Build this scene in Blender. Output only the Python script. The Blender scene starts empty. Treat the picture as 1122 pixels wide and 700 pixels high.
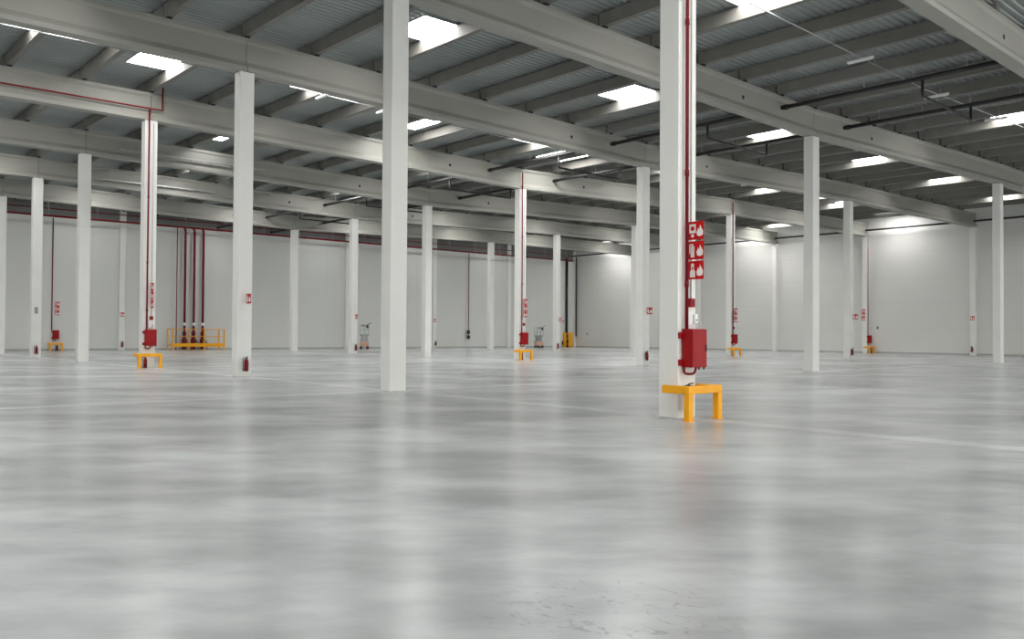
import bpy, bmesh, math, random
from mathutils import Vector, Matrix
random.seed(7)
C = bpy.context.scene.collection
SC = bpy.context.scene

# ------------------------------------------------------------------ layout
X0, Y0 = 13.804, 10.609          # first column of the first beam line
SU, SV = 22.792, 9.918           # column pitch along / across the beams
WU, WV = 0.557, 0.471            # column section
CAMH = 1.6
HB = 1.25                        # beam depth
ROWU = [X0 + (k - 1) * SU for k in range(0, 5)]      # rows 0..4 (4 = right wall)
ROWT = [11.20, 11.20, 10.745, 11.34, 11.42]          # underside of the beams
def bv(b): return Y0 + (b - 1) * SV
def cu(r): return X0 + (r - 1) * SU
def T(u):
    if u <= ROWU[0]: return ROWT[0]
    for k in range(4):
        if u <= ROWU[k + 1]:
            t = (u - ROWU[k]) / SU
            return ROWT[k] * (1 - t) + ROWT[k + 1] * t
    return ROWT[4]
PUR_H = 0.45
def deck_z(u): return T(u) + HB + 0.06 + PUR_H + 0.06
UW = cu(4) + 0.22                # inner face of right wall
VW = bv(8) + 0.22                # inner face of back wall
UMIN, VMIN = -24.0, -16.0

FOC, yaw, pit, roll = 951.25, 0.84339, 0.01729, 0.006189
fw = Vector((math.cos(yaw) * math.cos(pit), math.sin(yaw) * math.cos(pit), math.sin(pit)))
rt = Vector((math.sin(yaw), -math.cos(yaw), 0)); up = rt.cross(fw)
R = math.cos(roll) * rt + math.sin(roll) * up; U = -math.sin(roll) * rt + math.cos(roll) * up
FW, RT, UP = fw, R, U

# ------------------------------------------------------------------ materials
def srgb(r, g, b):
    f = lambda c: (c / 255 / 12.92) if c <= 10.31 else ((c / 255 + 0.055) / 1.055) ** 2.4
    return (f(r), f(g), f(b), 1)

def new_mat(name):
    m = bpy.data.materials.new(name); m.use_nodes = True
    nt = m.node_tree; b = nt.nodes['Principled BSDF']
    return m, nt, b

def paint(name, col, rough=0.5, var=0.06, scale=3.0, metal=0.0, spec=0.5):
    m, nt, b = new_mat(name)
    tc = nt.nodes.new('ShaderNodeTexCoord')
    n = nt.nodes.new('ShaderNodeTexNoise'); n.inputs['Scale'].default_value = scale; n.inputs['Detail'].default_value = 5
    r = nt.nodes.new('ShaderNodeMapRange')
    r.inputs['To Min'].default_value = 1 - var; r.inputs['To Max'].default_value = 1 + var
    r.inputs['From Min'].default_value = .3; r.inputs['From Max'].default_value = .7
    mul = nt.nodes.new('ShaderNodeVectorMath'); mul.operation = 'SCALE'
    mul.inputs[0].default_value = col[:3]
    nt.links.new(tc.outputs['Object'], n.inputs['Vector'])
    nt.links.new(n.outputs['Fac'], r.inputs['Value'])
    nt.links.new(r.outputs['Result'], mul.inputs['Scale'])
    nt.links.new(mul.outputs['Vector'], b.inputs['Base Color'])
    b.inputs['Roughness'].default_value = rough; b.inputs['Metallic'].default_value = metal
    b.inputs['Specular IOR Level'].default_value = spec
    return m

M = {}
M['column'] = paint('painted_concrete', (0.81, 0.81, 0.78, 1), 0.55, 0.03, 0.8)
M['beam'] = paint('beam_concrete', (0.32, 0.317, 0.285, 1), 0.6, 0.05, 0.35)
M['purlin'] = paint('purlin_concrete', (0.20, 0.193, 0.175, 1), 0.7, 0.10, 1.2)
M['pad'] = paint('rubber_pad', (0.02, 0.02, 0.02, 1), 0.8)
M['red'] = paint('red_enamel', srgb(150, 0, 12), 0.45, 0.04, 4, spec=.3)
M['extred'] = paint('extinguisher_red', srgb(120, 8, 16), 0.4, 0.04, 4, spec=.3)
M['redpipe'] = paint('red_pipe_paint', srgb(118, 14, 26), 0.5, 0.05, 2, spec=.3)
M['signred'] = paint('sign_red', srgb(196, 0, 6), 0.45, 0.03, 5, spec=.3)
M['signwhite'] = paint('sign_white', (0.85, 0.83, 0.80, 1), 0.4, 0.02)
M['yellow'] = paint('safety_yellow', srgb(245, 170, 0), 0.42, 0.05, 5)
M['black'] = paint('black_plastic', (0.018, 0.018, 0.02, 1), 0.45, 0.1)
M['blackpipe'] = paint('black_pipe', (0.02, 0.021, 0.022, 1), 0.5, 0.1)
M['steel'] = paint('galvanised_steel', (0.45, 0.46, 0.46, 1), 0.42, 0.08, 6, metal=0.6)
M['whiteplastic'] = paint('white_plastic', (0.78, 0.78, 0.78, 1), 0.35, 0.02)
M['greybox'] = paint('grey_plastic', (0.30, 0.31, 0.32, 1), 0.45, 0.05)
M['baseboard'] = paint('grey_plinth', (0.40, 0.41, 0.40, 1), 0.6, 0.05)
M['orange'] = paint('orange_paint', srgb(208, 168, 146), 0.5, 0.05)
M['teal'] = paint('teal_paint', srgb(150, 168, 160), 0.5, 0.05)
M['rubber'] = paint('tyre_rubber', (0.03, 0.03, 0.03, 1), 0.8)

def deck_material():
    m, nt, b = new_mat('roof_deck_sheet')
    tc = nt.nodes.new('ShaderNodeTexCoord')
    n = nt.nodes.new('ShaderNodeTexNoise'); n.inputs['Scale'].default_value = .25; n.inputs['Detail'].default_value = 4
    cr = nt.nodes.new('ShaderNodeValToRGB')
    cr.color_ramp.elements[0].color = (0.27, 0.305, 0.30, 1); cr.color_ramp.elements[0].position = .3
    cr.color_ramp.elements[1].color = (0.36, 0.385, 0.375, 1); cr.color_ramp.elements[1].position = .7
    nt.links.new(tc.outputs['Object'], n.inputs['Vector']); nt.links.new(n.outputs['Fac'], cr.inputs['Fac'])
    nt.links.new(cr.outputs['Color'], b.inputs['Base Color'])
    b.inputs['Roughness'].default_value = 0.5; b.inputs['Metallic'].default_value = 0.25
    return m
M['deck'] = deck_material()
M['fascia'] = paint('dark_grey_fascia', (0.20, 0.205, 0.20, 1), 0.6, .06, .4)

def wall_material(name, axis, pitch, col):
    """precast panels: thin joint lines every `pitch` along axis (0=x,1=y,2=z)"""
    m, nt, b = new_mat(name)
    g = nt.nodes.new('ShaderNodeNewGeometry'); s = nt.nodes.new('ShaderNodeSeparateXYZ')
    nt.links.new(g.outputs['Position'], s.inputs[0])
    d = nt.nodes.new('ShaderNodeMath'); d.operation = 'PINGPONG'; d.inputs[1].default_value = pitch / 2
    nt.links.new(s.outputs[axis], d.inputs[0])
    lt = nt.nodes.new('ShaderNodeMath'); lt.operation = 'LESS_THAN'; lt.inputs[1].default_value = 0.02
    nt.links.new(d.outputs[0], lt.inputs[0])
    n = nt.nodes.new('ShaderNodeTexNoise'); n.inputs['Scale'].default_value = .15; n.inputs['Detail'].default_value = 5
    nt.links.new(g.outputs['Position'], n.inputs['Vector'])
    cr = nt.nodes.new('ShaderNodeValToRGB')
    cr.color_ramp.elements[0].color = tuple(c * .96 for c in col) + (1,); cr.color_ramp.elements[0].position = .3
    cr.color_ramp.elements[1].color = tuple(c * 1.03 for c in col) + (1,); cr.color_ramp.elements[1].position = .7
    nt.links.new(n.outputs['Fac'], cr.inputs['Fac'])
    mx = nt.nodes.new('ShaderNodeMix'); mx.data_type = 'RGBA'
    nt.links.new(lt.outputs[0], mx.inputs['Factor'])
    nt.links.new(cr.outputs['Color'], mx.inputs['A'])
    mx.inputs['B'].default_value = tuple(c * .90 for c in col) + (1,)
    nt.links.new(mx.outputs['Result'], b.inputs['Base Color'])
    b.inputs['Roughness'].default_value = 0.6
    return m
M['wallback'] = wall_material('back_wall_panels', 0, 3.8, (0.68, 0.69, 0.665))
M['wallright'] = wall_material('right_wall_panels', 2, 2.4, (0.71, 0.705, 0.68))

def floor_material():
    m, nt, b = new_mat('polished_concrete_floor')
    N, L = nt.nodes.new, nt.links.new
    g = N('ShaderNodeNewGeometry'); s = N('ShaderNodeSeparateXYZ'); L(g.outputs['Position'], s.inputs[0])
    def math_(op, a, bb=None, c=None):
        q = N('ShaderNodeMath'); q.operation = op
        for i, v in enumerate((a, bb, c)):
            if v is None: continue
            if isinstance(v, (int, float)): q.inputs[i].default_value = v
            else: L(v, q.inputs[i])
        return q.outputs[0]
    def noise(scale, detail, rough=.55, stretch=(1, 1, 1), rot=0, dist=0):
        mp = N('ShaderNodeMapping'); mp.inputs['Scale'].default_value = stretch; mp.inputs['Rotation'].default_value = (0, 0, rot)
        L(g.outputs['Position'], mp.inputs['Vector'])
        n = N('ShaderNodeTexNoise'); n.inputs['Scale'].default_value = scale; n.inputs['Detail'].default_value = detail
        n.inputs['Roughness'].default_value = rough; n.inputs['Distortion'].default_value = dist
        L(mp.outputs['Vector'], n.inputs['Vector']); return n.outputs['Fac']
    def mapr(v, a, bb, c, d):
        r = N('ShaderNodeMapRange'); r.interpolation_type = 'SMOOTHSTEP'
        for k, x in zip(('From Min', 'From Max', 'To Min', 'To Max'), (a, bb, c, d)): r.inputs[k].default_value = x
        L(v, r.inputs['Value']); return r.outputs['Result']
    def dot(v):
        q = N('ShaderNodeVectorMath'); q.operation = 'DOT_PRODUCT'; q.inputs[1].default_value = v; L(g.outputs['Position'], q.inputs[0]); return q.outputs['Value']
    along, across = dot((.747, -.665, 0)), dot((.665, .747, 0))     # streak axes: camera right and view direction
    def streak(scale, ratio, detail, rough=.5):
        cb = N('ShaderNodeCombineXYZ'); L(math_('MULTIPLY', along, ratio), cb.inputs[0]); L(across, cb.inputs[1])
        n = N('ShaderNodeTexNoise'); n.inputs['Scale'].default_value = scale; n.inputs['Detail'].default_value = detail; n.inputs['Roughness'].default_value = rough
        L(cb.outputs[0], n.inputs['Vector']); return n.outputs['Fac']
    big = noise(.10, 3, .5)
    mid = streak(.50, .62, 5, .55)
    fine = streak(1.7, .5, 5, .6)
    v = math_('ADD', mapr(big, .34, .66, -.065, .055), mapr(mid, .32, .68, -.09, .075))
    v = math_('ADD', v, mapr(fine, .3, .7, -.04, .04))
    # pale infill strips on the column grid
    fu = math_('PINGPONG', math_('SUBTRACT', s.outputs[0], X0), SU / 2)
    fv = math_('PINGPONG', math_('SUBTRACT', s.outputs[1], Y0 + SV), SV)
    ju = mapr(math_('ABSOLUTE', fu), .16, .34, .14, 0)
    jv = mapr(math_('ABSOLUTE', fv), .16, .40, .14, 0)
    v = math_('ADD', v, math_('MAXIMUM', ju, jv))
    # footprints and scuff marks near the entrance
    dx = math_('SUBTRACT', s.outputs[0], 3.80); dy = math_('SUBTRACT', s.outputs[1], 3.38)
    # rotate into view-aligned axes (along / across the walking direction)
    al = math_('ADD', math_('MULTIPLY', dx, .62), math_('MULTIPLY', dy, .78))
    ac = math_('SUBTRACT', math_('MULTIPLY', dx, .78), math_('MULTIPLY', dy, .62))
    rr = math_('SQRT', math_('ADD', math_('POWER', math_('DIVIDE', al, 0.85), 2), math_('POWER', math_('DIVIDE', ac, .82), 2)))
    msk = mapr(rr, .35, 1.15, 1, 0)
    sc = noise(10.5, 5, .62, (1, .6, 1), .4, 1.2)
    scuff = math_('MULTIPLY', mapr(sc, .55, .66, 0, 1), msk)
    v = math_('SUBTRACT', v, math_('MULTIPLY', scuff, .12))
    base = math_('ADD', v, .44)
    cmb = N('ShaderNodeCombineColor')
    L(math_('MULTIPLY', base, .965), cmb.inputs[0]); L(base, cmb.inputs[1]); L(math_('MULTIPLY', base, 1.015), cmb.inputs[2])
    L(cmb.outputs[0], b.inputs['Base Color'])
    L(mapr(mid, .3, .7, .205, .268), b.inputs['Roughness'])
    b.inputs['Specular IOR Level'].default_value = .42
    return m
M['floor'] = floor_material()

def glow(name, col, strength):
    m = bpy.data.materials.new(name); m.use_nodes = True
    nt = m.node_tree; nt.nodes.remove(nt.nodes['Principled BSDF'])
    e = nt.nodes.new('ShaderNodeEmission'); e.inputs['Color'].default_value = col; e.inputs['Strength'].default_value = strength
    nt.links.new(e.outputs[0], nt.nodes['Material Output'].inputs['Surface'])
    return m
SKY_STRENGTH = 16.0
DOOR_STRENGTH = 6.0
M['door_glow'] = glow('added_door_glow', (1.0, 0.99, 0.97, 1), DOOR_STRENGTH)  # emission for the unseen doors added behind the camera
M['skylight'] = glow('daylight_panel', (1.0, 0.99, 0.965, 1), SKY_STRENGTH)

# ------------------------------------------------------------------ mesh helpers
def box(bm, x0, x1, y0, y1, z0, z1, mi=0):
    vs = [bm.verts.new((x, y, z)) for x in (x0, x1) for y in (y0, y1) for z in (z0, z1)]
    for q in ((0, 1, 3, 2), (4, 6, 7, 5), (0, 4, 5, 1), (2, 3, 7, 6), (0, 2, 6, 4), (1, 5, 7, 3)):
        f = bm.faces.new([vs[i] for i in q]); f.material_index = mi
def bbox(bm, x0, x1, y0, y1, z0, z1, bev=0.01, mi=0):
    b2 = bmesh.new(); box(b2, x0, x1, y0, y1, z0, z1, mi)
    bmesh.ops.bevel(b2, geom=b2.edges[:], offset=bev, segments=2, affect='EDGES', profile=.5)
    for f in b2.faces: f.material_index = mi
    me = bpy.data.meshes.new('tmp'); b2.to_mesh(me); b2.free(); bm.from_mesh(me); bpy.data.meshes.remove(me)
def tube(bm, pts, r, seg=12, mi=0, cap=True):
    pts = [Vector(p) for p in pts]; rings = []
    prev = None
    for i, p in enumerate(pts):
        d = (pts[min(i + 1, len(pts) - 1)] - pts[max(i - 1, 0)]).normalized()
        if prev is None:
            a = d.orthogonal().normalized()
        else:
            a = (prev - d * prev.dot(d)).normalized()
        prev = a; c = d.cross(a)
        rad = r[i] if isinstance(r, (list, tuple)) else r
        rings.append([bm.verts.new(p + rad * (math.cos(2 * math.pi * k / seg) * a + math.sin(2 * math.pi * k / seg) * c)) for k in range(seg)])
    for A, B in zip(rings, rings[1:]):
        for k in range(seg):
            f = bm.faces.new((A[k], A[(k + 1) % seg], B[(k + 1) % seg], B[k])); f.smooth = True; f.material_index = mi
    if cap:
        bm.faces.new(rings[0][::-1]).material_index = mi; bm.faces.new(rings[-1]).material_index = mi
def bend(pts, rad=0.15, n=5):
    """round the corners of a polyline"""
    pts = [Vector(p) for p in pts]; out = [pts[0]]
    for a, b, c in zip(pts, pts[1:], pts[2:]):
        d1 = (a - b); d2 = (c - b); q = min(rad, d1.length / 2, d2.length / 2)
        p1 = b + d1.normalized() * q; p2 = b + d2.normalized() * q
        for k in range(n + 1):
            t = k / n; out.append((1 - t) ** 2 * p1 + 2 * t * (1 - t) * b + t * t * p2)
    out.append(pts[-1]); return out
def lathe(bm, prof, cx=0, cy=0, seg=20, mi=0):
    rings = []
    for r, z in prof:
        rings.append([bm.verts.new((cx + r * math.cos(2 * math.pi * k / seg), cy + r * math.sin(2 * math.pi * k / seg), z)) for k in range(seg)])
    for A, B in zip(rings, rings[1:]):
        for k in range(seg):
            f = bm.faces.new((A[k], A[(k + 1) % seg], B[(k + 1) % seg], B[k])); f.smooth = True; f.material_index = mi
    bm.faces.new(rings[0][::-1]).material_index = mi; bm.faces.new(rings[-1]).material_index = mi
def prism(bm, poly, off, direction, mi=0):
    """poly: list of 3D points (planar), extruded by direction vector"""
    d = Vector(direction); A = [bm.verts.new(Vector(p) + Vector(off)) for p in poly]; B = [bm.verts.new(Vector(p) + Vector(off) + d) for p in poly]
    bm.faces.new(A[::-1]).material_index = mi; bm.faces.new(B).material_index = mi
    n = len(poly)
    for k in range(n):
        bm.faces.new((A[k], A[(k + 1) % n], B[(k + 1) % n], B[k])).material_index = mi
def obj(name, bm, mats, parent=None, loc=(0, 0, 0)):
    bmesh.ops.recalc_face_normals(bm, faces=bm.faces[:])
    me = bpy.data.meshes.new(name); bm.to_mesh(me); bm.free()
    for m in (mats if isinstance(mats, (list, tuple)) else [mats]): me.materials.append(M[m])
    o = bpy.data.objects.new(name, me); C.objects.link(o); o.location = loc
    if parent: o.parent = parent
    return o
def tag(o, label, cat, group=None, kind='thing'):
    o['label'] = label; o['category'] = cat; o['kind'] = kind
    if group: o['group'] = group
    return o
def thing(name, label, cat, loc=(0, 0, 0), rz=0, group=None):
    o = bpy.data.objects.new(name, None); C.objects.link(o); o.location = loc; o.rotation_euler = (0, 0, rz)
    o.empty_display_size = .1
    return tag(o, label, cat, group)
def struct(name, bm, mats, loc=(0, 0, 0)):
    o = obj(name, bm, mats, None, loc); o['kind'] = 'structure'; return o
def dup(root, loc, label, rz=None, group=None):
    kids = [(c, list(c.children)) for c in root.children]
    r = root.copy(); C.objects.link(r); r.location = loc
    if rz is not None: r.rotation_euler = (0, 0, rz)
    r['label'] = label
    if group: r['group'] = group
    for ch, gs in kids:
        c = ch.copy(); C.objects.link(c); c.parent = r
        for g in gs:
            d = g.copy(); C.objects.link(d); d.parent = c
    return r

# ------------------------------------------------------------------ room shell
bm = bmesh.new(); box(bm, UMIN - 1, UW + 1, VMIN - 1, VW + 1, -.4, 0); struct('floor', bm, 'floor')
bm = bmesh.new(); box(bm, UMIN - .3, UW + .3, VW, VW + .3, 0, 14); struct('wall_back', bm, 'wallback')
bm = bmesh.new(); box(bm, UW, UW + .3, VMIN - .3, VW, 0, 14); struct('wall_right', bm, 'wallright')
bm = bmesh.new(); box(bm, UMIN - .3, UMIN, VMIN, VW, 0, 14); struct('wall_left', bm, 'wallright')
bm = bmesh.new(); box(bm, UMIN - .3, UW, VMIN - .3, VMIN, 0, 14); struct('wall_front', bm, 'wallback')
for dn in range(10):  # unseen glowing doors, added to brighten the column faces turned this way
    ud = -19 + dn * 10.0
    bm = bmesh.new(); box(bm, ud - 2.2, ud + 2.2, VMIN + .02, VMIN + .06, .1, 4.7, 1)
    for za in (.02, 1.2, 2.35, 3.5, 4.65): box(bm, ud - 2.3, ud + 2.3, VMIN + .01, VMIN + .09, za, za + .09, 0)
    for xa in (-2.3, 2.2): box(bm, ud + xa, ud + xa + .1, VMIN + .01, VMIN + .09, .02, 4.74, 0)
    struct('door_%d' % (dn + 1), bm, ['steel', 'door_glow'])
bm = bmesh.new(); bbox(bm, UMIN, UW, VW - .05, VW, 0, .16, .01); struct('baseboard_back', bm, 'baseboard')
bm = bmesh.new(); bbox(bm, UW - .05, UW, VMIN, VW - .05, 0, .16, .01); struct('baseboard_right', bm, 'baseboard')

bm = bmesh.new(); bbox(bm, UMIN, UW - .01, VW - .03, VW + .02, 11.42, 13.9, .01); struct('trim_30', bm, 'fascia')
# ribbed steel roof deck following the shallow valleys
bm = bmesh.new()
stations = [UMIN - .3] + ROWU[:-1] + [UW + .3]
prof = []; y = VMIN - .3; P = .28
while y < VW + .3:
    prof += [(y, 0), (y + .11, 0), (y + .145, .05), (y + .245, .05)]; y += P
cols = []
for u in stations:
    zz = deck_z(u); cols.append([bm.verts.new((u, yy, zz + dz)) for yy, dz in prof])
for A, B in zip(cols, cols[1:]):
    for k in range(len(prof) - 1): bm.faces.new((A[k], A[k + 1], B[k + 1], B[k]))
top = [bm.verts.new((u, yy, 14.3)) for u in (stations[0], stations[-1]) for yy in (prof[0][0], prof[-1][0])]
bm.faces.new((top[0], top[1], top[3], top[2]))
o = struct('ceiling', bm, 'deck')

# wall pilasters
k = 0
def pilaster(name, u0, u1, v0, v1, zt):
    bm = bmesh.new(); bbox(bm, u0, u1, v0, v1, 0, zt, .015); return struct(name, bm, 'column')
n = 1
for kk in range(-1, 6):
    u = X0 + kk * SU / 2
    pilaster('trim_%d' % n, u - .26, u + .26, VW - .28, VW + .02, deck_z(u) - .08); n += 1
for b in range(1, 8):
    pilaster('trim_%d' % n, UW - .42, UW + .02, bv(b) - .24, bv(b) + .24, ROWT[4]); n += 1
pilaster('trim_%d' % n, UW - .30, UW + .02, VW - .30, VW + .02, 12.6)

# ------------------------------------------------------------------ columns
COLS = {
 (1, 1): 'nearest white concrete column, carrying the large red hose cabinet behind the big yellow guard',
 (1, 2): 'wide bare white concrete column standing alone left of the picture centre',
 (1, 3): 'white concrete column with a small red sign and extinguisher, left of the tall bare column',
 (1, 4): 'white concrete column with red pipe and hose cabinet just left of the wall risers',
 (1, 5): 'bare white column between the far left extinguisher column and the red pipe column',
 (1, 6): 'narrow white column at far left with small grey plate and extinguisher low down',
 (1, 7): 'white column cut off by the left edge of the photo',
 (2, 2): 'bare white column right of the nearest column, second beam line',
 (2, 3): 'white column with small red sign and extinguisher just left of the nearest column',
 (2, 4): 'white column in the picture centre with red pipe, signs and small yellow guard',
 (2, 5): 'bare narrow white column just right of the tall bare column',
 (2, 6): 'narrow white column with extinguisher, next to the left scissor lift',
 (2, 7): 'thin far bare column right of the column with the small sign, near the back wall',
 (3, 2): 'bare white column with a bright right edge, near the right edge of the photo',
 (3, 3): 'slim white column with extinguisher near the right wall hose station',
 (3, 4): 'slim white column with hose cabinet and yellow guard right of the nearest column',
 (3, 5): 'slim white column mostly hidden behind the column left of the nearest one',
 (3, 6): 'thin white column with small extinguisher near the far corner of the hall',
 (3, 7): 'thin far bare column near the back wall, left of the centre red pipe column',
}
for (r, b), lab in COLS.items():
    bm = bmesh.new(); h = T(cu(r)) - .012
    bbox(bm, -WU / 2, WU / 2, -WV / 2, WV / 2, 0, h, .02)
    o = obj('concrete_column', bm, 'column', None, (cu(r), bv(b), 0)); tag(o, lab, 'column', 'concrete columns of the hall')

# ------------------------------------------------------------------ beams
ORD = {0: 'behind the camera', 1: 'nearest', 2: 'second', 3: 'third', 4: 'fourth', 5: 'fifth', 6: 'sixth', 7: 'farthest'}
SPAN = {0: 'left end stretch', 1: 'first to second column row', 2: 'second to third column row', 3: 'third column row to right wall'}
def beam_profile():
    # (y, z) half section, mirrored: bottom flange with chamfer, web, top flange
    h = [(-.25, 0), (-.25, .16), (-.13, .36), (-.13, HB - .22), (-.20, HB - .12), (-.20, HB)]
    return h + [(-y, z) for y, z in reversed(h)]
for b in range(1, 8):
    for sseg in range(0, 4):
        ua, ub = ROWU[sseg] + .012, ROWU[sseg + 1] - .012
        if sseg == 3: ub = UW - .43 + .42
        za, zb = T(ROWU[sseg]), T(ROWU[sseg + 1])
        bm = bmesh.new(); pr = beam_profile()
        A = [bm.verts.new((0, y, z)) for y, z in pr]; B = [bm.verts.new((ub - ua, y, z + zb - za)) for y, z in pr]
        nn = len(pr)
        for q in range(nn): bm.faces.new((A[q], A[(q + 1) % nn], B[(q + 1) % nn], B[q]))
        bm.faces.new(A[::-1]); bm.faces.new(B)
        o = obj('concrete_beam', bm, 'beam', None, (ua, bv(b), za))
        tag(o, 'pale concrete roof beam, %s beam line from the camera, %s' % (ORD[b], SPAN[sseg]), 'beam', 'concrete roof beams')
        # service sleeves cast through the web
        for hu in (ROWU[2] - 5.7, ROWU[2] + 5.6):
            if ua < hu < ub:
                t = (hu - ua) / (ub - ua)
                b2 = bmesh.new(); zc = za + (zb - za) * t + .62 - za
                tube(b2, [(hu - ua, -.138, zc), (hu - ua, .138, zc)], .085, 16)
                s = obj('sleeve_hole', b2, 'pad', o); s['label'] = 'dark round service hole through the beam web'

# ------------------------------------------------------------------ purlins (one per bay and line)
pm = {}
def purlin_mesh():
    bm = bmesh.new(); L = SV - .08
    poly = [(-.11, 0, 0), (.11, 0, 0), (.15, 0, PUR_H), (-.15, 0, PUR_H)]
    prism(bm, poly, (0, -L / 2, 0), (0, L, 0))
    for e in (-1, 1): box(bm, -.09, .09, e * (L / 2 - .16) - .07, e * (L / 2 - .16) + .07, -.06, 0, 1)
    bmesh.ops.recalc_face_normals(bm, faces=bm.faces[:])
    me = bpy.data.meshes.new('purlin'); bm.to_mesh(me); bm.free()
    me.materials.append(M['purlin']); me.materials.append(M['pad']); return me
PM = purlin_mesh()
for bay in range(-2, 8):
    for k in range(-9, 25):
        u = X0 + k * SU / 8
        if not (UMIN + .3 < u < UW - .5): continue
        if bay < 1 and (k % 4): continue
        vc = bv(bay) + SV / 2
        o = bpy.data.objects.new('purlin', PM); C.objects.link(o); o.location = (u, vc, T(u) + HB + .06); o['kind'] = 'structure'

# ------------------------------------------------------------------ skylights
ORDW = ['first', 'second', 'third', 'fourth', 'fifth', 'sixth', 'seventh', 'eighth', 'ninth', 'tenth', 'eleventh', 'twelfth']
NEAR = {1: 'first', 2: 'second', 3: 'third', 4: 'fourth', 5: 'fifth', 6: 'sixth', 7: 'seventh'}
sky = []          # (u0, u1, v0, v1, bay): each pane sits against the left side of a purlin
for up in (2.4, 25.2, 48.0, 70.8): sky.append((up - 1.5, up - .1, 13.9, 16.7, 1))
for up in (8.1, 19.5, 30.9, 42.3, 53.7, 65.1, 76.5): sky.append((up - 1.5, up - .1, 24.9, 27.1, 2))
for up in (13.8, 48.0, 59.4, 70.8): sky.append((up - 1.8, up - .1, 36.3, 38.0, 3))
sky += [(25.3, 27.3, 36.3, 38.7, 3), (36.4, 38.7, 36.3, 38.8, 3), (79.1, 81.1, 35.6, 38.0, 3)]
for u in (8.3, 19.8, 32.3, 44.6, 65.2): sky.append((u - 1.2, u + 1.2, 33.4, 36.15, 3))
for u in (-3, 8.4, 20.2, 31.8, 43.2, 54.6, 66.0, 78.5):
    if u == 20.2: sky.append((19.95, 20.95, 48.2, 49.2, 4))
    elif u == 78.5: sky.append((77.3, 79.7, 46.9, 49.2, 4))
    else: sky.append((u - 1.2, u + 1.2, 43.6, 46.2, 4))
for bay, off in ((5, 4.9), (6, 5.2), (7, 3.7)):
    for q in range(8):
        u = -3 + 11.4 * q + (2.4 if bay % 2 else 0)
        if u < 78: sky.append((u - 1.2, u + 1.2, bv(bay) + off, bv(bay) + off + (2.6 if bay < 7 else 1.8), bay))
for v0 in (51.6, 71.0): sky.append((78.9, 81.1, v0, v0 + 2.6, 5 if v0 < 60 else 7))
for bay in (-2, -1, 0):
    for q in range(9): sky.append((-21.2 + 11.4 * q, -18.8 + 11.4 * q, bv(bay) + 3, bv(bay) + 5.6, bay))
for u in (-14.4, -3.0):
    for bay in (1, 2, 3): sky.append((u - 1.2, u + 1.2, bv(bay) + 3, bv(bay) + 5.6, bay))
cnt = {}
def in_view(u, v, z):
    p = Vector((u, v, z - CAMH)); d = p.dot(FW)
    return d > 0 and abs(p.dot(RT)) / d < .61 and abs(p.dot(UP)) / d < .385
def under_sky(u, v): return any(q[0] - .2 < u < q[1] + .2 and q[2] - .2 < v < q[3] + .2 for q in sky)
for (ua, ub, v0, v1, bay) in sorted(sky, key=lambda s: (s[4], s[0])):
    u = (ua + ub) / 2
    w = (ub - ua) / 2; vis = in_view(u, (v0 + v1) / 2, deck_z(u)) and (1 <= bay <= 3 or (bay == 4 and v0 > 46.5))
    if vis: cnt[bay] = cnt.get(bay, 0) + 1
    z = lambda uu: deck_z(uu) - .03
    lab = ('bright skylight panel, %s roof bay from the camera, %s from the left' % (NEAR[bay], ORDW[cnt[bay] - 1]) if vis else
           'skylight panel hidden behind the roof beams' if bay > 3 else 'skylight panel in the roof outside the picture')
    t = thing('skylight', lab, 'skylight', (u, (v0 + v1) / 2, deck_z(u)), 0, 'roof skylights' if vis else 'hidden skylights' if bay > 3 else 'skylights outside the picture')
    hv = (v1 - v0) / 2; dzu = lambda x: deck_z(u + x) - deck_z(u)
    bm = bmesh.new()
    q = [bm.verts.new((x, y, dzu(x) - .03)) for x, y in ((-w, -hv), (w, -hv), (w, hv), (-w, hv))]
    f = bm.faces.new(q)
    me = bpy.data.meshes.new('glazing_panel'); bm.to_mesh(me); bm.free(); me.materials.append(M['skylight'])
    g = bpy.data.objects.new('glazing_panel', me); C.objects.link(g); g.parent = t
    bm = bmesh.new()
    for x0, x1, y0, y1 in ((-w - .05, w + .05, -hv - .05, -hv), (-w - .05, w + .05, hv, hv + .05), (-w - .05, -w, -hv, hv), (w, w + .04, -hv, hv)):
        zb = min(dzu(x0), dzu(x1)); box(bm, x0, x1, y0, y1, zb - .05, zb + .02)
    obj('kerb_frame', bm, 'steel', t)

# ------------------------------------------------------------------ fire signs (flag mounted, ISO style pictograms)
def flame(bm, cy, cz, s, x):
    pts = [(0, -.5), (.28, -.42), (.36, -.12), (.22, .12), (.20, .30), (.06, .10), (-.02, .52), (-.20, .18), (-.34, -.05), (-.30, -.38)]
    prism(bm, [(x, cy + a * s, cz + b * s) for a, b in pts], (0, 0, 0), (-.003, 0, 0))
def disc(bm, cy, cz, r, x, n=16, d=-.003):
    prism(bm, [(x, cy + r * math.cos(2 * math.pi * k / n), cz + r * math.sin(2 * math.pi * k / n)) for k in range(n)], (0, 0, 0), (d, 0, 0))
def rect(bm, y0, y1, z0, z1, x, d=-.003): prism(bm, [(x, y0, z0), (x, y1, z0), (x, y1, z1), (x, y0, z1)], (0, 0, 0), (d, 0, 0))
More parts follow.
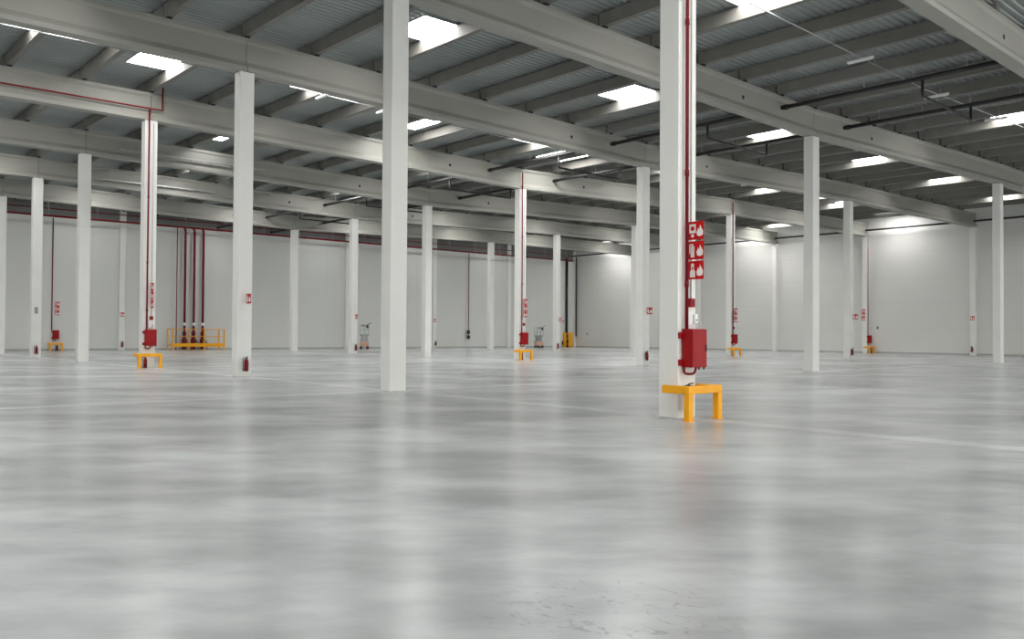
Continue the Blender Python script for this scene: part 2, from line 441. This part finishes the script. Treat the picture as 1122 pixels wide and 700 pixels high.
# sign local frame: panel in the YZ plane, face towards -X, left of the picture = +Y
S = .355
def sign_base(name, label, kind, w=S, h=S):
    t = thing(name, label, 'sign')
    bm = bmesh.new(); bbox(bm, -.006, .006, -w / 2, w / 2, -h / 2, h / 2, .003); obj('panel', bm, 'signred', t)
    x = -.0065; bm = bmesh.new(); d = bmesh.new()
    e = .012
    for a in ((-w / 2, w / 2, h / 2 - e, h / 2), (-w / 2, w / 2, -h / 2, -h / 2 + e), (-w / 2, -w / 2 + e, -h / 2, h / 2), (w / 2 - e, w / 2, -h / 2, h / 2)):
        pass
    flame(bm, -w * .26, -.01, w * .62 * min(1, h / w), x)
    L = w * .22
    if kind == 'hose':
        rect(bm, L - .075, L + .075, -.05, .125, x)
        disc(bm, L, -.10, .035, x)
        disc(d, L, .04, .045, x - .0035)
    elif kind == 'extinguisher':
        rect(bm, L - .045, L + .045, -.135, .05, x); disc(bm, L, .05, .045, x)
        rect(bm, L - .018, L + .018, .08, .115, x); rect(bm, L - .02, L + .06, .105, .125, x)
        rect(bm, L + .055, L + .075, -.06, .115, x)
    else:
        rect(bm, L - .06, L + .06, -.14, -.01, x); rect(bm, L - .035, L + .035, -.01, .06, x)
        disc(bm, L, .095, .04, x); disc(d, L, .035, .02, x - .0035)
    obj('pictogram', bm, 'signwhite', t)['label'] = 'white pictogram and flame'
    if len(d.verts): obj('pictogram_dot', d, 'signred', t)
    else: d.free()
    # bracket plate at the column side (+Y end)
    bm = bmesh.new(); box(bm, -.012, .012, w / 2 - .004, w / 2 + .012, -h / 2 + .04, h / 2 - .04); obj('bracket', bm, 'steel', t)
    return t
SIG = {}
def place_sign(kind, loc, label, rz=0, group=None):
    if kind not in SIG:
        SIG[kind] = sign_base('fire_sign', label, kind); SIG[kind].location = loc; SIG[kind].rotation_euler = (0, 0, rz)
        if group: SIG[kind]['group'] = group
        return SIG[kind]
    return dup(SIG[kind], loc, label, rz, group)
GS = 'red fire equipment signs'
def face(b): return bv(b) - WV / 2
def flag(kind, r, b, z, where, du=.06):
    nm = {'hose': 'hose reel', 'extinguisher': 'fire extinguisher', 'call': 'alarm'}[kind]
    return place_sign(kind, (cu(r) + du, face(b) - S / 2 - .012, z), 'red %s sign %s' % (nm, where), 0, GS)
STN = {(1, 1): 'the nearest column beside the big cabinet', (1, 4): 'the column left of the wall risers',
       (2, 4): 'the centre column with red pipe', (3, 4): 'the slim column right of the nearest'}
for (r, b), w in STN.items():
    du = .03 if (r, b) == (1, 1) else .06
    flag('hose', r, b, 3.64, 'topmost of three on ' + w, du); flag('extinguisher', r, b, 3.255, 'middle of three on ' + w, du); flag('call', r, b, 2.87, 'lowest of three on ' + w, du)
flag('extinguisher', 1, 3, 2.85, 'on the column left of the tall bare column')
flag('extinguisher', 2, 3, 2.92, 'on the column just left of the nearest column')
flag('extinguisher', 2, 6, 2.94, 'on the narrow column beside the left scissor lift')
flag('extinguisher', 3, 6, 3.05, 'on the thin column near the far corner')
flag('extinguisher', 3, 3, 3.02, 'on the slim column near the right wall', .2)
# flat signs: back wall faces -Y (rotate +90deg: local -X -> -Y), right wall faces -X
WPOS = VW - .02
R90 = math.pi / 2
for kind, z, w in (('hose', 3.95, 'topmost'), ('extinguisher', 3.56, 'middle'), ('call', 3.17, 'lowest')):
    place_sign(kind, (20.03, WPOS, z), 'red %s sign flat on the back wall at far left, %s of three' % ({'hose': 'hose reel', 'extinguisher': 'extinguisher', 'call': 'alarm'}[kind], w), R90, GS)
place_sign('extinguisher', (X0 + SU / 2, VW - .30, 3.15), 'small red sign on the back wall pilaster left of the red pipe column', R90, GS)
place_sign('extinguisher', (X0 + SU * 2, VW - .30, 3.15), 'small red sign on the back wall pilaster right of the tall bare column', R90, GS)
place_sign('extinguisher', (80.35, WPOS, 3.3), 'small red sign on the back wall left of the black corner downpipe', R90, GS)
for kind, z, w in (('hose', 4.1, 'topmost'), ('extinguisher', 3.72, 'middle'), ('call', 3.34, 'lowest')):
    place_sign(kind, (UW - .44, bv(4) + .12, z), 'red sign on the right wall pilaster above the hose cabinet, %s of three' % w, 0, GS)
place_sign('extinguisher', (UW - .44, bv(3), 3.3), 'small red sign on the bare right wall pilaster left of the bright edged column', 0, GS)

# small grey plate on the far left column
bm = bmesh.new(); bbox(bm, -.10, .10, -.012, 0, -.2, .2, .003)
o = obj('grey_plate', bm, 'greybox', None, (cu(1) - .02, face(6), 2.92)); tag(o, 'small grey notice plate on the far left narrow column', 'plate')

# ------------------------------------------------------------------ fire extinguisher (back at +Y, stands off wall)
def make_ext(label):
    t = thing('fire_extinguisher', label, 'fire extinguisher', group='fire extinguishers')
    bm = bmesh.new(); lathe(bm, [(.07, 0), (.078, .012), (.078, .36), (.07, .40), (.045, .435), (.025, .445), (.025, .46)]); obj('cylinder_body', bm, 'extred', t)
    bm = bmesh.new(); lathe(bm, [(.028, .455), (.028, .50), (.015, .505)]); box(bm, -.015, .015, -.03, .03, .47, .495); obj('valve', bm, 'black', t)
    bm = bmesh.new(); prism(bm, [(-.02, -.02, .50), (-.02, -.13, .535), (-.02, -.13, .548), (-.02, -.02, .525)], (0, 0, 0), (.04, 0, 0))
    prism(bm, [(-.02, -.02, .48), (-.02, -.12, .465), (-.02, -.12, .478), (-.02, -.02, .495)], (0, 0, 0), (.04, 0, 0)); obj('handle', bm, 'black', t)
    bm = bmesh.new(); tube(bm, bend([(-.03, 0, .485), (-.13, 0, .485), (-.13, -.02, .12)], .09), .013, 8)
    tube(bm, [(-.13, -.02, .16), (-.13, -.025, .02)], [.014, .024], 10); obj('hose', bm, 'black', t)
    bm = bmesh.new(); lathe(bm, [(.0795, .14), (.0795, .28)]); obj('paper_label', bm, 'redpipe', t)
    bm = bmesh.new(); lathe(bm, [(.0805, .006), (.0805, .03)]); obj('foot_ring', bm, 'black', t)
    bm = bmesh.new(); box(bm, -.02, .02, .06, .12, .30, .42); obj('wall_bracket', bm, 'steel', t)
    return t
EXT = None
def ext(loc, label, rz=0):
    global EXT
    if EXT is None:
        EXT = make_ext(label); EXT.location = loc; EXT.rotation_euler = (0, 0, rz); return EXT
    return dup(EXT, loc, label, rz)
def col_ext(r, b, z, label, du=.0): ext((cu(r) + du, face(b) - .12, z), label)
col_ext(1, 3, .2, 'red fire extinguisher hung on the column left of the tall bare column', .03)
col_ext(2, 3, .25, 'dark red extinguisher hung on the column just left of the nearest column', -.05)
col_ext(1, 6, .22, 'dark red extinguisher low on the far left narrow column', .0)
col_ext(2, 6, .25, 'dark extinguisher on the narrow column beside the left scissor lift', .1)
col_ext(3, 6, .27, 'small dark extinguisher on the thin column near the far corner', -.08)
col_ext(3, 3, .26, 'dark extinguisher on the slim column near the right wall hose cabinet', -.1)
ext((X0 + SU / 2 + .02, VW - .40, .28), 'dark extinguisher on the back wall pilaster left of the red pipe column')
ext((X0 + SU + .22, VW - .40, .28), 'extinguisher on the back wall just right of the column with the small red sign')
ext((X0 + 2 * SU + .1, VW - .40, .30), 'dark extinguisher on the back wall pilaster right of the tall bare column')
ext((80.2, VW - .12, .30), 'dark extinguisher on the back wall beside the yellow downpipe guard')
ext((UW - .54, bv(3), .30), 'dark extinguisher on the bare right wall pilaster left of the bright edged column', -R90)
for (r, b), w in {(1, 1): 'behind the leg of the big yellow guard', (1, 4): 'between the yellow guard legs left of the wall risers',
                  (2, 4): 'inside the small yellow guard of the centre column', (3, 4): 'inside the yellow guard of the slim column right of the nearest column'}.items():
    ext((cu(r) - .20, face(b) - .18, .0 if (r, b) != (1, 1) else .16), 'red extinguisher standing ' + w)

# ------------------------------------------------------------------ hose cabinet (back plane y=0 facing -Y)
def make_cabinet(label):
    t = thing('hose_cabinet', label, 'hose cabinet', group='red fire hose cabinets')
    w0, w1, d, z0, z1 = -.20, .26, .285, .99, 1.73
    bm = bmesh.new(); bbox(bm, w0, w1, -d + .03, -.03, z0, z1, .012); obj('cabinet_body', bm, 'red', t)
    dr_ = bmesh.new(); bbox(dr_, w0 + .004, w1 - .004, -d, -d + .028, z0 + .005, z1 - .005, .008)
    dr = obj('door', dr_, 'red', t)
    bm = bmesh.new(); bbox(bm, w0 + .05, w1 - .07, -d - .004, -d + .001, z0 + .06, z1 - .06, .003); obj('door_panel', bm, 'red', dr)
    bm = bmesh.new(); bbox(bm, w1 - .05, w1 - .025, -d - .02, -d, 1.30, 1.42, .004); obj('door_handle', bm, 'black', dr)
    bm = bmesh.new()
    for z in (1.60, 1.08):  bbox(bm, -.285, w0 + .03, -.07, 0, z - .06, z + .06, .008)
    for z in (1.60, 1.08):  bbox(bm, w0 + .05, w1 - .05, -.04, 0, z - .03, z + .03, .004)
    obj('mounting_bracket', bm, 'red', t)
    bm = bmesh.new(); tube(bm, bend([(-.17, -.06, z0 + .02), (-.17, -.06, .86), (-.02, -.20, .86), (.0, -.22, z0 + .02)], .1, 8), .024, 12); obj('supply_elbow', bm, 'redpipe', t)
    for x in (.06, .22):
        bm = bmesh.new(); tube(bm, [(x, -.24, z0 + .01), (x, -.24, z0 - .045), ], .02, 12); obj('drain_spout', bm, 'redpipe', t)
    return t
def make_guard(label):
    """yellow steel corner guard: front rail on two legs, side arms going back to the column (y=0 is the column face)"""
    t = thing('impact_guard', label, 'guard', group='yellow impact guards')
    xl, xr, yf, yb = -.62, .43, -.52, .12; h0, h1 = .505, .655; q = .13
    bm = bmesh.new(); bbox(bm, xl, xr, yf, yf + q, h0, h1, .012); obj('front_rail', bm, 'yellow', t)
    for x in (xl, xr - q):
        bm = bmesh.new(); bbox(bm, x, x + q, yf + q, yb, h0, h1, .012); obj('side_rail', bm, 'yellow', t)
        bm = bmesh.new(); bbox(bm, x, x + q, yf, yf + q, .012, h0, .010)
        lg = obj('leg', bm, 'yellow', t)
        b2 = bmesh.new(); box(b2, x - .02, x + q + .02, yf - .02, yf + q + .02, 0, .012); obj('foot_plate', b2, 'yellow', lg)
    for a, b_ in ((xl + q, -.28), (.28, xr - q)):
        bm = bmesh.new(); bbox(bm, a, b_, yb - .1, yb, h0 + .03, h1 - .03, .008); obj('fixing_arm', bm, 'yellow', t)
    return t
CAB = GUA = None
def cabinet(loc, label, rz=0):
    global CAB
    if CAB is None: CAB = make_cabinet(label); CAB.location = loc; return CAB
    return dup(CAB, loc, label, rz)
def guard(loc, label, rz=0):
    global GUA
    if GUA is None: GUA = make_guard(label); GUA.location = loc; return GUA
    return dup(GUA, loc, label, rz)
def pipe_run(name, pts, r, mat, label, cat='pipe', collars=(), group=None, rad=.12, seg=12):
    t = thing(name, label, cat, pts[0], 0, group); o0 = Vector(pts[0])
    bm = bmesh.new(); tube(bm, bend([Vector(p) - o0 for p in pts], rad), r, seg); obj('pipe_run', bm, mat, t)
    for c in collars:
        c = Vector(c) - o0; b2 = bmesh.new(); tube(b2, [c - Vector((0, 0, .06)), c + Vector((0, 0, .06))], r * 1.25, 12); obj('coupling', b2, mat, t)
    return t
names = {(1, 1): 'nearest column', (1, 4): 'column left of the wall risers', (2, 4): 'centre column', (3, 4): 'slim column right of the nearest'}
for (r, b), w in names.items():
    loc = (cu(r), face(b), 0)
    big = {(1, 1): 'large bright red', (1, 4): 'red', (2, 4): 'red', (3, 4): 'dark red'}[(r, b)]
    cabinet(loc, '%s hose cabinet mounted on the %s' % (big, w))
    guard(loc, '%s guard standing on the floor at the %s' % ({(1, 1): 'big yellow steel', (1, 4): 'small yellow steel', (2, 4): 'small yellow steel', (3, 4): 'small yellow steel'}[(r, b)], w))
    pu, pv = cu(r) - .125, face(b) - .055
    zt = T(cu(r)) + HB - .3
    if (r, b) == (1, 4):
        pts = [(pu, pv - .03, 1.72), (pu, pv - .03, 11.70 - .06)]
    else: pts = [(pu, pv - .03, 1.72), (pu, pv - .03, zt)]
    pipe_run('red_riser_pipe', pts, .036, 'redpipe', 'thin red water pipe running up the %s' % w, 'pipe', [(pu, pv - .03, z) for z in (2.6, 4.75, 7.7)], 'red pipes on the columns')
    # conduit, call point and junction box
    cx = cu(r) + .095
    pipe_run('grey_conduit', [(cx, face(b) - .02, 2.32), (cx, face(b) - .02, T(cu(r)) - .1)], .013, 'steel', 'thin grey cable conduit above the call point on the %s' % w, 'conduit', (), 'grey conduits')
    t = thing('alarm_call_point', 'small red alarm call point under the signs on the %s' % w, 'call point', (cx, face(b), 2.24), 0, 'red alarm call points')
    bm = bmesh.new(); bbox(bm, -.075, .075, -.07, 0, -.085, .085, .008); obj('housing', bm, 'red', t)
    bm = bmesh.new(); bbox(bm, -.045, .045, -.074, -.068, -.05, .05, .003); obj('press_plate', bm, 'signwhite' if r == 9 else 'redpipe', t)
    t = thing('junction_box', 'small pale electric box above the cabinet on the %s' % w, 'box', (cu(r) + .05, face(b), 1.92), 0, 'pale electric boxes')
    bm = bmesh.new(); bbox(bm, -.09, .06, -.06, 0, -.12, .12, .01); obj('box_body', bm, 'greybox' if r == 9 else 'whiteplastic', t)
    bm = bmesh.new(); bbox(bm, .075, .17, -.10, 0, -.08, .10, .01); obj('sounder', bm, 'whiteplastic', t)
    bm = bmesh.new(); bbox(bm, .105, .135, -.108, -.098, -.03, .0, .004); obj('indicator', bm, 'black', t)
# horizontal red pipe fixed to the fourth beam
vb = bv(4) - .30
pipe_run('red_beam_pipe', [(-9.0, vb, 11.70), (14.26, vb, 11.70), (14.26, vb, 12.75)], .036, 'redpipe', 'thin red pipe running level along the fourth beam at upper left, then up', 'pipe', (), None, .06)

# left wall station and right wall station
cabinet((19.9, VW, 0), 'dark red hose cabinet on the back wall at far left')
guard((19.95, VW - .12, 0), 'pale yellow guard below the hose cabinet at far left')
pipe_run('red_riser_pipe', [(19.62, VW - .08, 1.72), (19.62, VW - .08, 11.2)], .036, 'redpipe', 'thin red pipe down the back wall at far left', 'pipe', (), 'red pipes on the walls')
ext((20.0, VW - .3, 0), 'dark extinguisher standing below the far left wall cabinet')
c = cabinet((UW - .20, bv(4) - .24, 0), 'dark red hose cabinet beside the right wall pilaster')
guard((UW - .52, bv(4) - .36, 0), 'yellow guard below the hose cabinet at the right wall')
ext((UW - .28, bv(4) - .55, 0), 'dark extinguisher standing inside the yellow guard at the right wall')
pipe_run('red_riser_pipe', [(UW - .32, bv(4) - .30, 1.72), (UW - .32, bv(4) - .30, 11.3)], .036, 'redpipe', 'thin dark red pipe down beside the right wall pilaster', 'pipe', (), 'red pipes on the walls')
for vv, zz, lab in ((39.25, 2.47, 'tiny grey box on the right wall beside the hose cabinet'), (77.8, 1.75, 'tiny grey box on the right wall by the far corner')):
    t = thing('switch_box', lab, 'box', (UW, vv, zz)); 
    bm = bmesh.new(); bbox(bm, -.08, 0, -.09, .09, -.13, .13, .008); obj('box_body', bm, 'greybox', t)
    bm = bmesh.new(); bbox(bm, -.09, -.078, -.05, .05, -.06, .06, .004); obj('cover', bm, 'black', t)

# ------------------------------------------------------------------ sprinkler riser set on the back wall
for q, (u, rr) in enumerate(((29.9, .045), (30.65, .105), (31.5, .105), (32.35, .105))):
    lab = ('thin grey red riser pipe, leftmost at the sprinkler valve set', 'thick red riser pipe, first of three at the valve set', 'thick red riser pipe, middle of three at the valve set', 'thick red riser pipe, rightmost of three at the valve set')[q]
    v = VW - .45
    t = thing('sprinkler_riser', lab, 'pipe', (u, v, 0), 0, 'sprinkler risers')
    bm = bmesh.new()
    pts = [(0, 0, 0), (0, 0, 11.2)] if q == 0 else [(0, 0, .6), (0, 0, 11.05), (-.35, -.55, 11.2)]
    tube(bm, bend(pts, .5), rr, 14); obj('riser_pipe', bm, 'redpipe', t)
    if q:
        bm = bmesh.new(); lathe(bm, [(.11, 2.22), (.17, 2.24), (.17, 2.48), (.11, 2.50)]); obj('flange', bm, 'whiteplastic', t)['label'] = 'white flange ring'
        bm = bmesh.new(); lathe(bm, [(.13, .05), (.2, .1), (.2, .5), (.24, .6), (.24, .95), (.15, 1.1), (.15, 1.5), (.2, 1.52), (.2, 1.62), (.12, 1.65)]); obj('alarm_valve', bm, 'redpipe', t)
        bm = bmesh.new(); tube(bm, [(0, -.1, .8), (0, -.42, .8)], .035, 10)
        tube(bm, [(.16 * math.cos(a * math.pi / 8), -.42, .8 + .16 * math.sin(a * math.pi / 8)) for a in range(17)], .022, 8); tube(bm, [(-.16, -.42, .8), (.16, -.42, .8)], .016, 8); obj('handwheel', bm, 'black', t)
        bm = bmesh.new(); tube(bm, bend([(.2, -.05, .7), (.42, -.05, .7), (.42, -.05, .05)], .1), .03, 8); tube(bm, [(.3, -.1, .72), (.3, -.25, .72)], .05, 8); obj('trim_pipe', bm, 'pad', t)
t = thing('valve_barrier', 'yellow railing standing round the sprinkler valve set on the back wall', 'railing', (31.55, VW - 1.6, 0))
bm = bmesh.new(); bbox(bm, -2.45, 2.45, -.05, .05, .30, .62, .01); obj('bottom_rail', bm, 'yellow', t)
bm = bmesh.new(); tube(bm, [(-2.45, 0, 1.90), (2.45, 0, 1.90)], .035, 10); obj('top_rail', bm, 'yellow', t)
bm = bmesh.new(); tube(bm, [(-2.45, 0, 1.25), (2.45, 0, 1.25)], .028, 10); obj('mid_rail', bm, 'yellow', t)
for x in (-2.4, -.9, .5, 1.9, 2.4):
    bm = bmesh.new(); bbox(bm, x - .05, x + .05, -.045, .045, 0, 1.92, .01); obj('post', bm, 'yellow', t)
for x in (-2.4, 2.4):
    for z in (.45, 1.9):
        bm = bmesh.new(); tube(bm, [(x, 0, z), (x, 1.2, z)], .035, 10); obj('return_rail', bm, 'yellow', t)
    bm = bmesh.new(); bbox(bm, x - .05, x + .05, 1.15, 1.25, 0, 1.92, .01); obj('post', bm, 'yellow', t)

# mains along the back wall
def main_pipe(name, v, z, r, lab, u0, u1, hang):
    t = thing(name, lab, 'pipe', (u0, v, z))
    bm = bmesh.new(); tube(bm, [(0, 0, 0), (u1 - u0, 0, 0)], r, 12); obj('pipe_run', bm, 'redpipe', t)
    u = math.ceil(u0 / hang) * hang
    while u < u1:
        bm = bmesh.new(); tube(bm, [(u - u0, 0, r), (u - u0, 0, deck_z(u) - z)], .022, 6); obj('hanger_rod', bm, 'steel', t)
        bm = bmesh.new(); tube(bm, [(u - u0 + .5, 0, 0), (u - u0 + .62, 0, 0)], r * 1.25, 12); obj('coupling', bm, 'redpipe', t)
        u += hang
main_pipe('sprinkler_main', VW - 1.2, 11.2, .085, 'thick red sprinkler main running the length of the back wall', 2.0, 81.0, 3.8)
main_pipe('sprinkler_branch', VW - .9, 11.85, .045, 'thin dark red pipe above the sprinkler main on the back wall', 2.0, 81.0, 3.8)
# hose valve drop in the middle of the back wall
t = thing('drop_pipe', 'thin red drop pipe ending in two black valves on the back wall', 'pipe', (64.35, VW - .26, 1.0))
bm = bmesh.new(); tube(bm, [(0, 0, .3), (0, 0, 10.2)], .05, 10); obj('pipe_run', bm, 'redpipe', t)
for z in (.25, .85):
    bm = bmesh.new(); lathe(bm, [(.08, z - .22), (.2, z - .16), (.2, z + .16), (.08, z + .22)]); obj('valve', bm, 'black', t)
for u in (71.9, 60.6):
    pass
# far corner downpipes
t = thing('downpipe', 'thick black downpipe in the far corner above the yellow guard', 'pipe', (80.85, VW - .2, 0))
bm = bmesh.new(); tube(bm, [(0, 0, 0), (0, 0, 11.6)], .16, 14); obj('pipe_run', bm, 'blackpipe', t)
for z in (2.4, 5.4, 8.4):
    bm = bmesh.new(); lathe(bm, [(.175, z - .04), (.19, z - .03), (.19, z + .03), (.175, z + .04)]); obj('pipe_clamp', bm, 'blackpipe', t)
t = thing('downpipe', 'thin black downpipe at the far corner right of the thick one', 'pipe', (UW - .14, VW - .55, 1.4))
bm = bmesh.new(); tube(bm, [(0, 0, 0), (0, 0, 10.4)], .08, 12); obj('pipe_run', bm, 'blackpipe', t)
for z in (1.4, 4.4, 7.4):
    bm = bmesh.new(); lathe(bm, [(.085, z - .04), (.10, z - .03), (.10, z + .03), (.085, z + .04)]); obj('pipe_clamp', bm, 'blackpipe', t)
t = thing('downpipe_guard', 'tall yellow guard round the black corner downpipe', 'guard', (80.95, VW - .5, 0))
bm = bmesh.new(); bbox(bm, -.08, .62, -.12, -.06, .1, 1.92, .02); obj('front_plate', bm, 'yellow', t)
for x in (-.62, .58):
    bm = bmesh.new(); bbox(bm, x, x + .05, -.12, .42, .0, 1.92, .015); obj('side_plate', bm, 'yellow', t)
for z in (.35, 1.05, 1.7):
    bm = bmesh.new(); bbox(bm, -.62, -.05, -.11, -.07, z, z + .09, .01); obj('cross_bar', bm, 'yellow', t)

# ------------------------------------------------------------------ rainwater pipes under the roof (pass through the beams)
for u, w in ((cu(2) - 2.75, 'left'), (cu(2) + 2.75, 'right')):
    for bay in range(1, 8):
        z = T(u) + .76; v0, v1 = bv(bay) + .135, (bv(bay + 1) - .135 if bay < 7 else VW - .0)
        side = 'left' if w == 'left' else 'right'
        t = thing('rainwater_pipe', 'black rainwater pipe %s of the second column row, %s roof bay' % (side, NEAR[bay]), 'pipe', (u, v0, z), 0, 'black rainwater pipes')
        bm = bmesh.new(); tube(bm, [(0, 0, 0), (0, v1 - v0, 0)], .09, 12); obj('pipe_run', bm, 'blackpipe', t)
        bm = bmesh.new(); 
        tube(bm, [(0, v1 - v0 - .30, 0), (0, v1 - v0 - .10, 0)], .115, 12); obj('end_collar', bm, 'blackpipe', t)
        for q in range(1, 5):
            y = q * SV / 5
            if under_sky(u, v0 + y): continue
            bm = bmesh.new(); tube(bm, [(0, y, .05), (0, y, deck_z(u) - z)], .012, 6); obj('hanger_rod', bm, 'steel', t)
for bay in range(1, 7):
    u0, u1 = cu(2) - 2.75, cu(2) + 2.75; v = bv(bay) + 3.75; z0, z1 = T(u0) + .76, T(u1) + .76
    t = thing('pipe_crossover', 'black crossover pipe dropping between rainwater pipes, %s roof bay' % NEAR[bay], 'pipe', (u0, v, z0), 0, 'rainwater crossovers')
    bm = bmesh.new(); tube(bm, bend([(0, 0, -.05), (0, 0, -.68), (u1 - u0, .3, -.64), (u1 - u0, .3, z1 - z0 - .05)], .12), .055, 10); obj('pipe_run', bm, 'blackpipe', t)
# drain pipe along the top of the right wall
for bay in range(1, 8):
    v0, v1 = bv(bay) + .26, bv(bay + 1) - .26; z = 11.92
    t = thing('wall_pipe', 'black pipe along the right wall top, %s roof bay from the camera' % NEAR[bay], 'pipe', (UW - .75, v0, z), 0, 'black pipes at the right wall top')
    bm = bmesh.new(); tube(bm, [(0, 0, 0), (0, v1 - v0, 0)], .085, 12); obj('pipe_run', bm, 'blackpipe', t)
    for q in (2.5, 5, 7.5):
        if under_sky(UW - .75, v0 + q): continue
        bm = bmesh.new(); tube(bm, [(0, q, .05), (0, q, deck_z(UW) - z)], .012, 6); obj('hanger_rod', bm, 'steel', t)

# ------------------------------------------------------------------ suspended light tracks with crosswise luminaires
lum = None
for bay in (1, 3):
    v = bv(bay) + SV / 2 - (.15 if bay != 3 else 1.0)
    us = [31.0, 37.7, 44.4, 51.1, 57.8] if bay == 1 else [5.9, 19.2, 22.4, 45.9, 52.6, 66.0]
    ua, ub = (us[0] - 8 if bay == 1 else -6), 80.5
    for sseg in range(0, 4):
        a, b_ = max(ua, ROWU[sseg]), min(ub, ROWU[sseg + 1])
        if b_ - a < 1: continue
        za, zb = T(a) + 1.13, T(b_) + 1.13
        t = thing('light_track', 'thin suspended lighting track, %s roof bay, %s' % (NEAR[bay], SPAN[sseg]), 'track', (a, v, za), 0, 'lighting tracks')
        bm = bmesh.new(); tube(bm, [(0, 0, 0), (b_ - a, 0, zb - za)], .022, 8); obj('conduit', bm, 'steel', t)
        q = 1.5
        while q < b_ - a:
            if under_sky(a + q, v): q += 1.0; continue
            bm = bmesh.new(); zz = (zb - za) * q / (b_ - a); tube(bm, [(q, 0, zz), (q, 0, deck_z(a + q) - za)], .009, 6); obj('hanger_rod', bm, 'steel', t); q += 3.33
    for i, u in enumerate(us):
        z = T(u) + 1.13 - .10
        lab = 'unlit white linear lamp, %s roof bay from the camera, %s from the left' % (NEAR[bay], ORDW[i])
        if lum is None:
            lum = thing('linear_lamp', lab, 'lamp', (u, v, z), 0, 'linear lamps under the roof')
            bm = bmesh.new(); bbox(bm, -.05, .05, -.5, .5, -.03, .05, .01); obj('housing', bm, 'whiteplastic', lum)
            bm = bmesh.new(); bbox(bm, -.042, .042, -.48, .48, -.055, -.03, .008); obj('diffuser', bm, 'signwhite', lum)
            bm = bmesh.new(); tube(bm, [(0, 0, .05), (0, 0, .10)], .02, 8); obj('hanger', bm, 'steel', lum)
        else: dup(lum, (u, v, z), lab)

for b, u0, u1, zz in ((5, 15.5, 24.0, 11.63), (6, 17.5, 25.0, 11.53)):
    t = thing('cable_tray', 'shiny cable tray along the front of the %s roof beam' % ('fifth' if b == 5 else 'sixth'), 'cable tray', (u0, bv(b) - .34, zz))
    bm = bmesh.new(); bbox(bm, 0, u1 - u0, -.06, .06, -.02, 0, .004); box(bm, 0, u1 - u0, -.066, -.058, -.02, .05); box(bm, 0, u1 - u0, .058, .066, -.02, .05); obj('tray', bm, 'steel', t)
    q = .4
    while q < u1 - u0:
        bm = bmesh.new(); box(bm, q - .02, q + .02, -.06, .21, -.05, -.02); obj('bracket', bm, 'steel', t); q += 1.2

# ------------------------------------------------------------------ parked scissor lifts by the back wall
def make_lift(label):
    t = thing('scissor_lift', label, 'scissor lift', group='parked scissor lifts')
    bm = bmesh.new(); bbox(bm, -.46, .46, -.36, .36, .22, .78, .03); obj('chassis', bm, 'orange', t)
    for x in (-.32, .32):
        for y in (-.36, .36):
            bm = bmesh.new(); tube(bm, [(x, y - .06, .19), (x, y + .06, .15)], .15, 18); obj('wheel', bm, 'rubber', t)
    bm = bmesh.new()
    for lv in range(3):
        za, zb = .80 + lv * .2, .98 + lv * .2
        for y in (-.22, .22):
            tube(bm, [(-.38, y, za), (.38, y, zb)], .03, 6); tube(bm, [(-.38, y + .05, zb), (.38, y + .05, za)], .03, 6)
    obj('scissor_arms', bm, 'greybox', t)
    bm = bmesh.new(); bbox(bm, -.46, .46, -.36, .36, 1.40, 1.52, .02); obj('platform', bm, 'teal', t)
    bm = bmesh.new()
    for z in (2.0, 2.45):
        tube(bm, [(-.44, -.34, z), (.44, -.34, z), (.44, .34, z), (-.44, .34, z), (-.44, -.34, z)], .024, 6)
    for x in (-.44, 0, .44):
        for y in (-.34, .34): tube(bm, [(x, y, 1.5), (x, y, 2.45)], .024, 6)
    obj('guard_rail', bm, 'teal', t)
    bm = bmesh.new(); bbox(bm, .18, .40, -.42, -.32, 2.15, 2.45, .02); obj('control_box', bm, 'black', t)
    bm = bmesh.new(); bbox(bm, -.30, .10, -.40, -.34, 2.30, 2.52, .02); obj('tool_tray', bm, 'greybox', t)
    bm = bmesh.new(); tube(bm, bend([(.2, -.3, 2.45), (.55, -.3, 2.62), (.72, -.3, 2.72)], .1), .03, 8); obj('lamp_arm', bm, 'black', t)
    return t
L = make_lift('small pale scissor lift with orange base just left of the tall bare column'); L.location = (47.55, 76.0, 0); L.rotation_euler = (0, 0, -.55)
dup(L, (72.0, 76.0, 0), 'small grey scissor lift parked between the centre column and the far corner', -.3)

# ------------------------------------------------------------------ world, camera, view
w = bpy.data.worlds.new('World'); SC.world = w; w.use_nodes = True
w.node_tree.nodes['Background'].inputs['Color'].default_value = (.8, .9, 1, 1); w.node_tree.nodes['Background'].inputs['Strength'].default_value = 1.0
cam = bpy.data.cameras.new('Camera'); co = bpy.data.objects.new('Camera', cam); C.objects.link(co)
mw = Matrix((RT, UP, -FW)).transposed().to_4x4(); mw.translation = Vector((0, 0, CAMH)); co.matrix_world = mw
cam.sensor_width = 36; cam.lens = FOC / 1122 * 36; cam.clip_end = 400; cam.clip_start = .05
SC.camera = co
SC.view_settings.view_transform = 'Standard'; SC.view_settings.look = 'None'; SC.view_settings.gamma = 1
SC.view_settings.use_curve_mapping = False
SC.view_settings.exposure = 0.56
SC.cycles.max_bounces = 10; SC.cycles.diffuse_bounces = 7; SC.cycles.glossy_bounces = 4
SC.cycles.sample_clamp_indirect = 8
